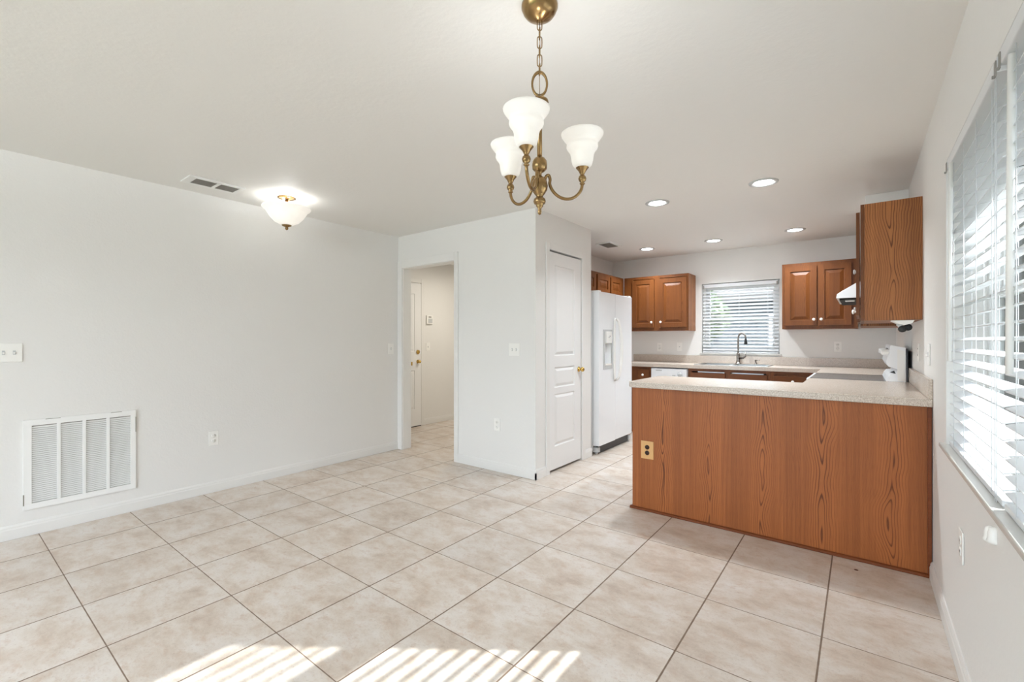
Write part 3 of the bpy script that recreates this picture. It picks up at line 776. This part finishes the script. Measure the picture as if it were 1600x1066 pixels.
for a in (0, PI):
    px_, py_ = cx + .06*math.cos(a), cy + .06*math.sin(a)
    MB().lathe([(0,-.17),(.018,-.16),(.025,-.14),(.02,-.12),(.012,-.105),(.012,-.09),(0,-.089)], (px_, py_, H), 14).build('bulb', M['bulb'], fl)
    lamp('lamp_light', 'POINT', (px_, py_, H-.075), FLUSH/2, fl, shadow_soft_size=.02, color=(.90,.95,1))

# ------------------------------------------------------------------ chandelier
AX, AY = -.898, 1.328
ch = thing('brass_chandelier', 'antique brass chandelier with three frosted bell shades on a chain', 'chandelier', (AX, AY, 1.69))
A = lambda z: (AX, AY, z)
MB().lathe([(.064,2.429),(.064,2.420),(.061,2.414),(.058,2.406),(.050,2.395),(.036,2.385),(.018,2.378),(.010,2.374),(.0,2.373)], A(0), 40).build('canopy', M['brass'], ch)
def link(m, c, w, h, r, rot, n=20):
    pts = []
    for k in range(n):
        a = 2*PI*k/n; u = w/2*math.cos(a); v = math.sin(a)
        v = (h/2-w/2)*(1 if v > 0 else -1) * min(1, abs(v)*3) + w/2*v
        pts.append((c[0] + u*math.cos(rot), c[1] + u*math.sin(rot), c[2] + v))
    m.tube(pts, r, 6, closed=True)
m = MB(); z = 2.362
for i in range(6):
    link(m, (AX, AY, z), .017, .042, .0019, YAW + (.1 if i % 2 == 0 else PI/2+.1)); z -= .0318
m.tube([(AX, AY, 2.38), (AX+.002, AY, 2.28), (AX-.001, AY, 2.19), (AX, AY, 2.09)], .0013, 6)
m.build('chain', M['brass'], ch)
m = MB(); link(m, (AX, AY, 2.152), .052, .052, .004, YAW, 32)
me = m.v; m.v = [(x, y, 2.152 + (z-2.152)*1.6) for x, y, z in me]
m.build('hanging_loop', M['brass'], ch)
MB().lathe([(.0,2.115),(.006,2.112),(.010,2.104),(.022,2.100),(.030,2.094),(.032,2.086),(.026,2.080),(.030,2.076),(.031,2.066),(.022,2.060),(.010,2.058)], A(0), 28).build('top_cap', M['brass'], ch)
MB().lathe([(.009,2.06),(.009,1.885)], A(0), 16).build('stem', M['brass'], ch)
MB().lathe([(.009,1.895),(.018,1.890),(.025,1.880),(.027,1.866),(.025,1.852),(.016,1.843),(.008,1.838),(.007,1.829),(.012,1.824),(.020,1.820),(.026,1.808),(.029,1.792),
            (.027,1.778),(.018,1.764),(.012,1.757),(.013,1.752),(.020,1.746),(.022,1.738),(.019,1.730),(.012,1.726),(.013,1.722),(.007,1.714),(.006,1.709),(.0075,1.702),(.006,1.694),(.0,1.690)], A(0), 28).build('body', M['brass'], ch)
for ang in (-71.5, 47.5, 168.5):
    a = math.radians(ang); ca, sa = math.cos(a), math.sin(a)
    Q = lambda r, z: (AX + r*ca, AY + r*sa, z)
    ctrl = [(.018,1.812),(.024,1.828),(.033,1.832),(.038,1.818),(.037,1.800),(.048,1.778),(.068,1.760),(.094,1.752),(.120,1.756),(.142,1.772),(.154,1.792),(.157,1.812)]
    cr = []
    for i in range(len(ctrl)-1):
        p0, p1, p2, p3 = ctrl[max(i-1,0)], ctrl[i], ctrl[i+1], ctrl[min(i+2,len(ctrl)-1)]
        for k in range(4):
            u = k/4; cr.append(tuple(.5*((2*b) + (c-a_)*u + (2*a_-5*b+4*c-d)*u*u + (3*b-a_-3*c+d)*u**3) for a_, b, c, d in zip(p0, p1, p2, p3)))
    cr.append(ctrl[-1])
    arm = MB().tube([Q(r, z) for r, z in cr], .0055, 10).build('arm', M['brass'], ch)
    px_, py_, _ = Q(.157, 0)
    MB().lathe([(.006,1.806),(.010,1.810),(.006,1.814),(.012,1.820),(.0145,1.828),(.012,1.836),(.007,1.841),(.009,1.846),(.014,1.856),(.024,1.868),(.027,1.874),(.025,1.876),(.010,1.862)], (px_, py_, 0), 22).build('cup', M['brass'], arm)
    z0 = 1.867
    pr = [(.026,0),(.034,.010),(.0385,.026),(.0405,.044),(.045,.056),(.0535,.067),(.056,.074),(.0555,.080),(.0535,.085),(.057,.092),(.066,.104),(.074,.116),(.0755,.122)]
    pi_ = [(r-.003, z) for r, z in reversed(pr)]
    MB().lathe([(r, z0+z) for r, z in pr + pi_], (px_, py_, 0), 36, closed=True).build('glass_shade', M['shade'], ch)
    MB().lathe([(.012,z0+.005),(.012,z0+.03),(.018,z0+.04),(.023,z0+.058),(.021,z0+.075),(.012,z0+.088),(0,z0+.092)], (px_, py_, 0), 14).build('bulb', M['bulb'], ch)
    lamp('lamp_light', 'POINT', (px_, py_, z0 + .105), CHAND/3, ch, shadow_soft_size=.02, color=(.90,.95,1))

# added copy of the flush lamp behind the photographer, brightens the room
f2 = copy_tree(fl); f2.location = (-1.9, -1.5, H - .27); f2['org'] = list(f2.location); f2['label'] = 'added brass ceiling lamp with alabaster bowl, unseen behind the camera'
for o in list(f2.children):
    if o.type == 'LIGHT': o.data = o.data.copy(); o.data.energy = REAR_FILL / 2
lamp('lamp_light', 'AREA', (-1.9, -1.5, H - .28), REAR_FILL_DOWN, f2, shape='DISK', size=.34, color=(.90,.95,1), spread=3.1)  # extra disk light under the added lamp, fills the room from behind
# hall ceiling lamp (lights the hall seen through the doorway)
hl = thing('hall_dome_lamp', 'round white dome lamp on the hall ceiling', 'ceiling lamp', (-4.0, 4.7, H-.09))
MB().lathe([(.15,-.001),(.15,-.02),(.14,-.025)], (-4.0, 4.7, H), 28).build('base', M['grayp'], hl)
MB().lathe([(.14,-.022),(.13,-.05),(.09,-.078),(.04,-.088),(0,-.09)], (-4.0, 4.7, H), 28).build('glass_dome', M['bowl'], hl)
lamp('lamp_light', 'AREA', (-4.0, 4.7, H-.10), HALL, hl, shape='DISK', size=.26, color=(1,.93,.82))

# ------------------------------------------------------------------ refrigerator
rf = thing('refrigerator', 'white side by side refrigerator with ice dispenser beside the pantry', 'refrigerator', (-2.6, 4.905, 0))
ry0, ry1, rs = 4.460, 5.352, 4.868
MB().box((XK+.03, ry0, .045), (-2.322, ry1, 1.765)).build('body', M['white'], rf, .006)
dz0, dz1 = .098, 1.776; dxa, dxb = -2.316, -2.243
def fridge_door(y0_, y1_, cut=None):
    m = MB()
    if not cut: m.box((dxa, y0_, dz0), (dxb, y1_, dz1))
    else:
        a, b_, c, d = cut
        m.box((dxa, y0_, dz0), (dxb, y1_, b_)).box((dxa, y0_, d), (dxb, y1_, dz1)).box((dxa, y0_, b_), (dxb, a, d)).box((dxa, c, b_), (dxb, y1_, d)).box((dxa, a, b_), (dxa+.01, c, d))
    return m
fd = fridge_door(ry0, rs-.003, (4.60, .965, 4.755, 1.345)).build('door', M['white'], rf)
fd2 = fridge_door(rs+.003, ry1).build('door', M['white'], rf, .010)
# dispenser
m = MB().box((dxb, 4.555, .925), (dxb+.004, 4.60, 1.365)).box((dxb, 4.755, .925), (dxb+.004, 4.785, 1.365)).box((dxb, 4.60, 1.345), (dxb+.004, 4.755, 1.365)).box((dxb, 4.60, .925), (dxb+.004, 4.755, .965))
m.build('dispenser_frame', M['grayp'], fd, .001)
m = MB().prism([(dxb-.06, 1.345), (dxb+.012, 1.345), (dxb+.018, 1.28), (dxb+.014, 1.215), (dxb-.06, 1.205)], 1, 4.615, 4.753)
m.build('dispenser_control', M['whitep'], fd, .002)
MB().box((dxb+.016, 4.69, 1.285), (dxb+.019, 4.70, 1.297)).box((dxb+.016, 4.665, 1.272), (dxb+.019, 4.675, 1.284)).build('button', M['black'], fd)
MB().box((dxa+.01, 4.603, .966), (dxb+.010, 4.752, .985)).build('drip_tray', M['whitep'], fd, .002)
# bowed handles meeting in an oval
for sg, par in ((-1, fd), (1, fd2)):
    pts = []
    for k in range(25):
        t_ = k/24; z = .785 + (1.495-.785)*t_; s_ = math.sin(PI*t_)**.45 if 0 < t_ < 1 else 0
        pts.append((dxb + .004 + (.052 if sg > 0 else .020)*s_, rs + (.022 + .030*s_ if sg > 0 else -.016 - .062*s_), z))
    MB().tube(pts, .013, 10, flat=1.3, rs=[.010 + .005*math.sin(PI*k/24) for k in range(25)]).build('handle', M['whitep'], par)
MB().box((-2.42, ry0+.01, 1.7655), (-2.255, ry0+.075, 1.790)).build('hinge_cover', M['whitep'], rf, .004)
MB().box((-2.42, ry1-.075, 1.7655), (-2.255, ry1-.01, 1.790)).build('hinge_cover', M['whitep'], rf, .004)
MB().box((-2.30, ry0+.05, .012), (-2.275, ry1-.05, .090)).build('base_grille', M['black'], rf)
for y in (ry0+.03, ry1-.03):
    MB().box((-2.325, y-.028, .025), (-2.258, y+.028, .075)).lathe([(.018,.0005),(.018,.016),(.008,.018),(.008,.03)], (-2.29, y, 0), 12).build('foot', M['grayp'], rf, .003)
for y in (ry0+.04, ry1-.04):
    MB().lathe([(.02,.0005),(.02,.04),(.02,.05)], (-2.93, y, 0), 12).build('foot', M['black'], rf)

# ------------------------------------------------------------------ range
rg = thing('electric_range', 'white electric range with dark glass cooktop beside the peninsula', 'range', (-.02, 4.78, 0))
r0, r1 = 4.400, 5.158
MB().box((-.345, r0, .02), (.262, r1, .915)).build('body', M['white'], rg, .003)
MB().box((-.352, r0-.001, .916), (.21, r1+.001, .938)).build('cooktop_frame', M['white'], rg, .004)
MB().box((-.330, r0+.022, .9385), (.150, r1-.022, .9405)).build('cooktop_glass', M['cook'], rg)
od = MB().box((-.372, r0+.01, .22), (-.346, r1-.01, .86)).build('oven_door', M['white'], rg, .004)
MB().tube([(-.372, r0+.05, .83), (-.405, r0+.06, .835), (-.405, r1-.06, .835), (-.372, r1-.05, .83)], .012, 8).build('handle', M['white'], od)
# backguard: side profile (x, z), extruded along y
prof = [(.150,.939),(.160,.975),(.176,.995),(.205,1.000),(.212,1.030),(.163,1.050),(.149,1.085),(.156,1.118),(.168,1.150),(.172,1.205),(.178,1.212),(.262,1.192),(.264,.939)]
MB().prism(prof, 1, r0, r1).build('backguard', M['white'], rg, .003)
MB().prism([(.214,1.000),(.214,1.180),(.258,1.168),(.258,.945),(.216,.945)], 1, r0-.003, r0-.0005).build('end_cap', M['whitep'], rg)
MB().prism([(.17,1.008),(.196,1.022),(.205,1.0),(.200,.999)], 1, r0-.002, r0-.0002).build('vent_slot', M['black'], rg)
for y in (r0+.05, r0+.13, r1-.13, r1-.05):
    MB().lathe([(.0,-.048),(.017,-.047),(.021,-.040),(.023,-.012),(.026,0),(0,.001)], (.170, y, 1.155), 18, 'x').build('knob', M['whitep'], rg)
MB().box((.166, r0+.25, 1.125), (.169, r1-.25, 1.185)).build('clock_display', M['black'], rg)
MB().box((.2645, r0+.004, .05), (.274, r1-.004, 1.185)).build('rear_panel', M['black'], rg)

# range hood
hd = thing('range_hood', 'white range hood under the short oak cabinet', 'range hood', (.08, 4.78, 1.56))
h0, h1 = 4.405, 5.155
MB().prism([(.29,1.698),(-.02,1.698),(-.150,1.612),(-.155,1.580),(-.150,1.578),(.29,1.578)], 1, h0, h1).build('hood_shell', M['white'], hd, .002)
MB().box((-.135, h0+.015, 1.566), (.28, h1-.015, 1.5775)).build('underside', M['dark'], hd)
MB().box((-.10, h0+.10, 1.560), (-.04, h0+.20, 1.5655)).build('lamp_cover', M['whitep'], hd)

# under cabinet bracket with dark knob
ub = thing('under_cabinet_mount', 'white bracket with black knob under the oak end cabinet', 'bracket', (.22, 3.74, 1.30))
MB().prism([(.150,1.3725),(.262,1.3725),(.250,1.352),(.215,1.342),(.185,1.350)], 1, 3.704, 3.86).build('bracket', M['whitep'], ub, .002)
MB().tube([(.185, 3.73, 1.352), (.205, 3.73, 1.325)], .014, 10).build('arm', M['grayp'], ub)
MB().lathe([(0,-.001),(.019,0),(.021,.006),(.021,.03),(.0,.031)], (.205, 3.712, 1.318), 18, 'y').lathe([(0,-.001),(.019,0),(.021,.006),(.021,.03),(.0,.031)], (.232, 3.725, 1.328), 18, 'y').build('knob', M['black'], ub)

# a brown speck on the tile
tag(MB().lathe([(.0,.0015),(.008,.001),(.010,.0002)], (-.02, 3.095, 0), 9).build('floor_speck', M['stain'], origin=(-.02, 3.095, 0)), 'tiny brown speck on tile before the oak peninsula', 'speck')

# ------------------------------------------------------------------ outside
struct('ground', MB().box((XR + .2, -14, -.35), (16, 18, -.25)).box((-14, YB + .15, -.35), (XR + .2, 18, -.25)).box((-14, -14, -.35), (XR + .2, Y0 - .12, -.25)), M['grass'])
hw_ = thing('house_wing', 'beige wing of the house seen at an angle through the side blinds', 'building', (2.4, 7, -.3))
MB().box((.52, 6.575, -.25), (3.6, 11, 2.6)).build('wall', M['stucco'], hw_)
g = MB().box((.52, 6.55, 1.78), (3.6, 6.5745, 1.80))
for x in (.72, .86, .98): g.box((x, 6.55, -.2), (x+.02, 6.5745, 2.58))
g.build('trim_board', M['vinyl'], hw_)
wf = MB().box((1.08, 6.53, .25), (1.13, 6.5745, 1.66)).box((2.35, 6.53, .25), (2.4, 6.5745, 1.66)).box((1.13, 6.53, 1.61), (2.35, 6.5745, 1.66)).box((1.13, 6.53, .25), (2.35, 6.5745, .30)).box((1.72, 6.53, .3), (1.76, 6.5745, 1.61)).build('window', M['vinyl'], hw_)
MB().box((1.13, 6.56, .3), (2.35, 6.574, 1.61)).build('pane', M['outglass'], wf)
nh = thing('neighbour_house', 'cream stucco neighbouring house seen through the side blinds', 'house', (5.5, 2, -.3))
MB().box((4.4, -6, -.25), (9, 8.5, 2.5)).build('wall', M['stucco'], nh)
m = MB(); m.prism([(3.9, 2.42), (3.9, 2.52), (6.6, 3.55), (9.4, 2.52), (9.4, 2.42)], 1, -6.4, 8.9); m.build('roof', M['roof'], nh)
for y in (-1.0, 3.2, 6.0):
    wf = MB().box((4.35, y, .8), (4.399, y+1.2, .88)).box((4.35, y, 1.92), (4.399, y+1.2, 2.0)).box((4.35, y, .88), (4.399, y+.07, 1.92)).box((4.35, y+1.13, .88), (4.399, y+1.2, 1.92)).box((4.36, y+.07, 1.38), (4.399, y+1.13, 1.43)).build('window', M['vinyl'], nh)
    MB().box((4.38, y+.07, .88), (4.3985, y+1.13, 1.92)).build('pane', M['outglass'], wf)
kh = thing('garden_shed', 'grey blue siding outbuilding beyond the kitchen window', 'building', (-1, 11, -.25))
MB().box((-5.2, 11.0, -.25), (.2, 13, 2.15)).build('wall', M['siding'], kh)
MB().prism([(10.6, 2.1), (10.6, 2.2), (12, 3.0), (13.4, 2.2), (13.4, 2.1)], 0, -5.5, .4).build('roof', M['roof'], kh)
for x in (-1.55,):
    wf = MB().box((x, 10.95, .7), (x+.9, 10.999, .78)).box((x, 10.95, 1.7), (x+.9, 10.999, 1.78)).box((x, 10.95, .78), (x+.07, 10.999, 1.7)).box((x+.83, 10.95, .78), (x+.9, 10.999, 1.7)).build('window', M['vinyl'], kh)
    MB().box((x+.07, 10.985, .78), (x+.83, 10.9985, 1.7)).build('pane', M['outglass'], wf)
def tree(label, x, y, h, r, seed, n=3200):
    rnd = random.Random(seed)
    t = thing('garden_tree', label, 'tree', (x, y, -.25))
    MB().tube([(x, y, -.25), (x+.05, y, h*.4), (x-.03, y+.05, h*.75)], .1, 8, rs=[.09,.07,.04]).build('trunk', M['bark'], t)
    m = MB()
    for i in range(n):
        th = rnd.uniform(0, 2*PI); ph = math.acos(rnd.uniform(-1, 1)); rr = r*(rnd.random()**.4)
        c = Vector((x + rr*math.sin(ph)*math.cos(th), y + rr*math.sin(ph)*math.sin(th), h*.62 + rr*.95*math.cos(ph)))
        a = Vector((rnd.gauss(0,1), rnd.gauss(0,1), rnd.gauss(0,1))).normalized(); b_ = a.orthogonal().normalized(); s_ = rnd.uniform(.04, .08)
        m.add([c - a*s_, c + b_*s_*.45, c + a*s_, c - b_*s_*.45], [(0,1,2,3)])
    m.build('foliage', M['leaf'], t)
tree('leafy green tree outside the kitchen window, left of the outbuilding window', -2.35, 8.7, 2.7, .50, 1)
tree('leafy green tree outside the kitchen window, at the right end', -.45, 8.9, 2.1, .55, 2)
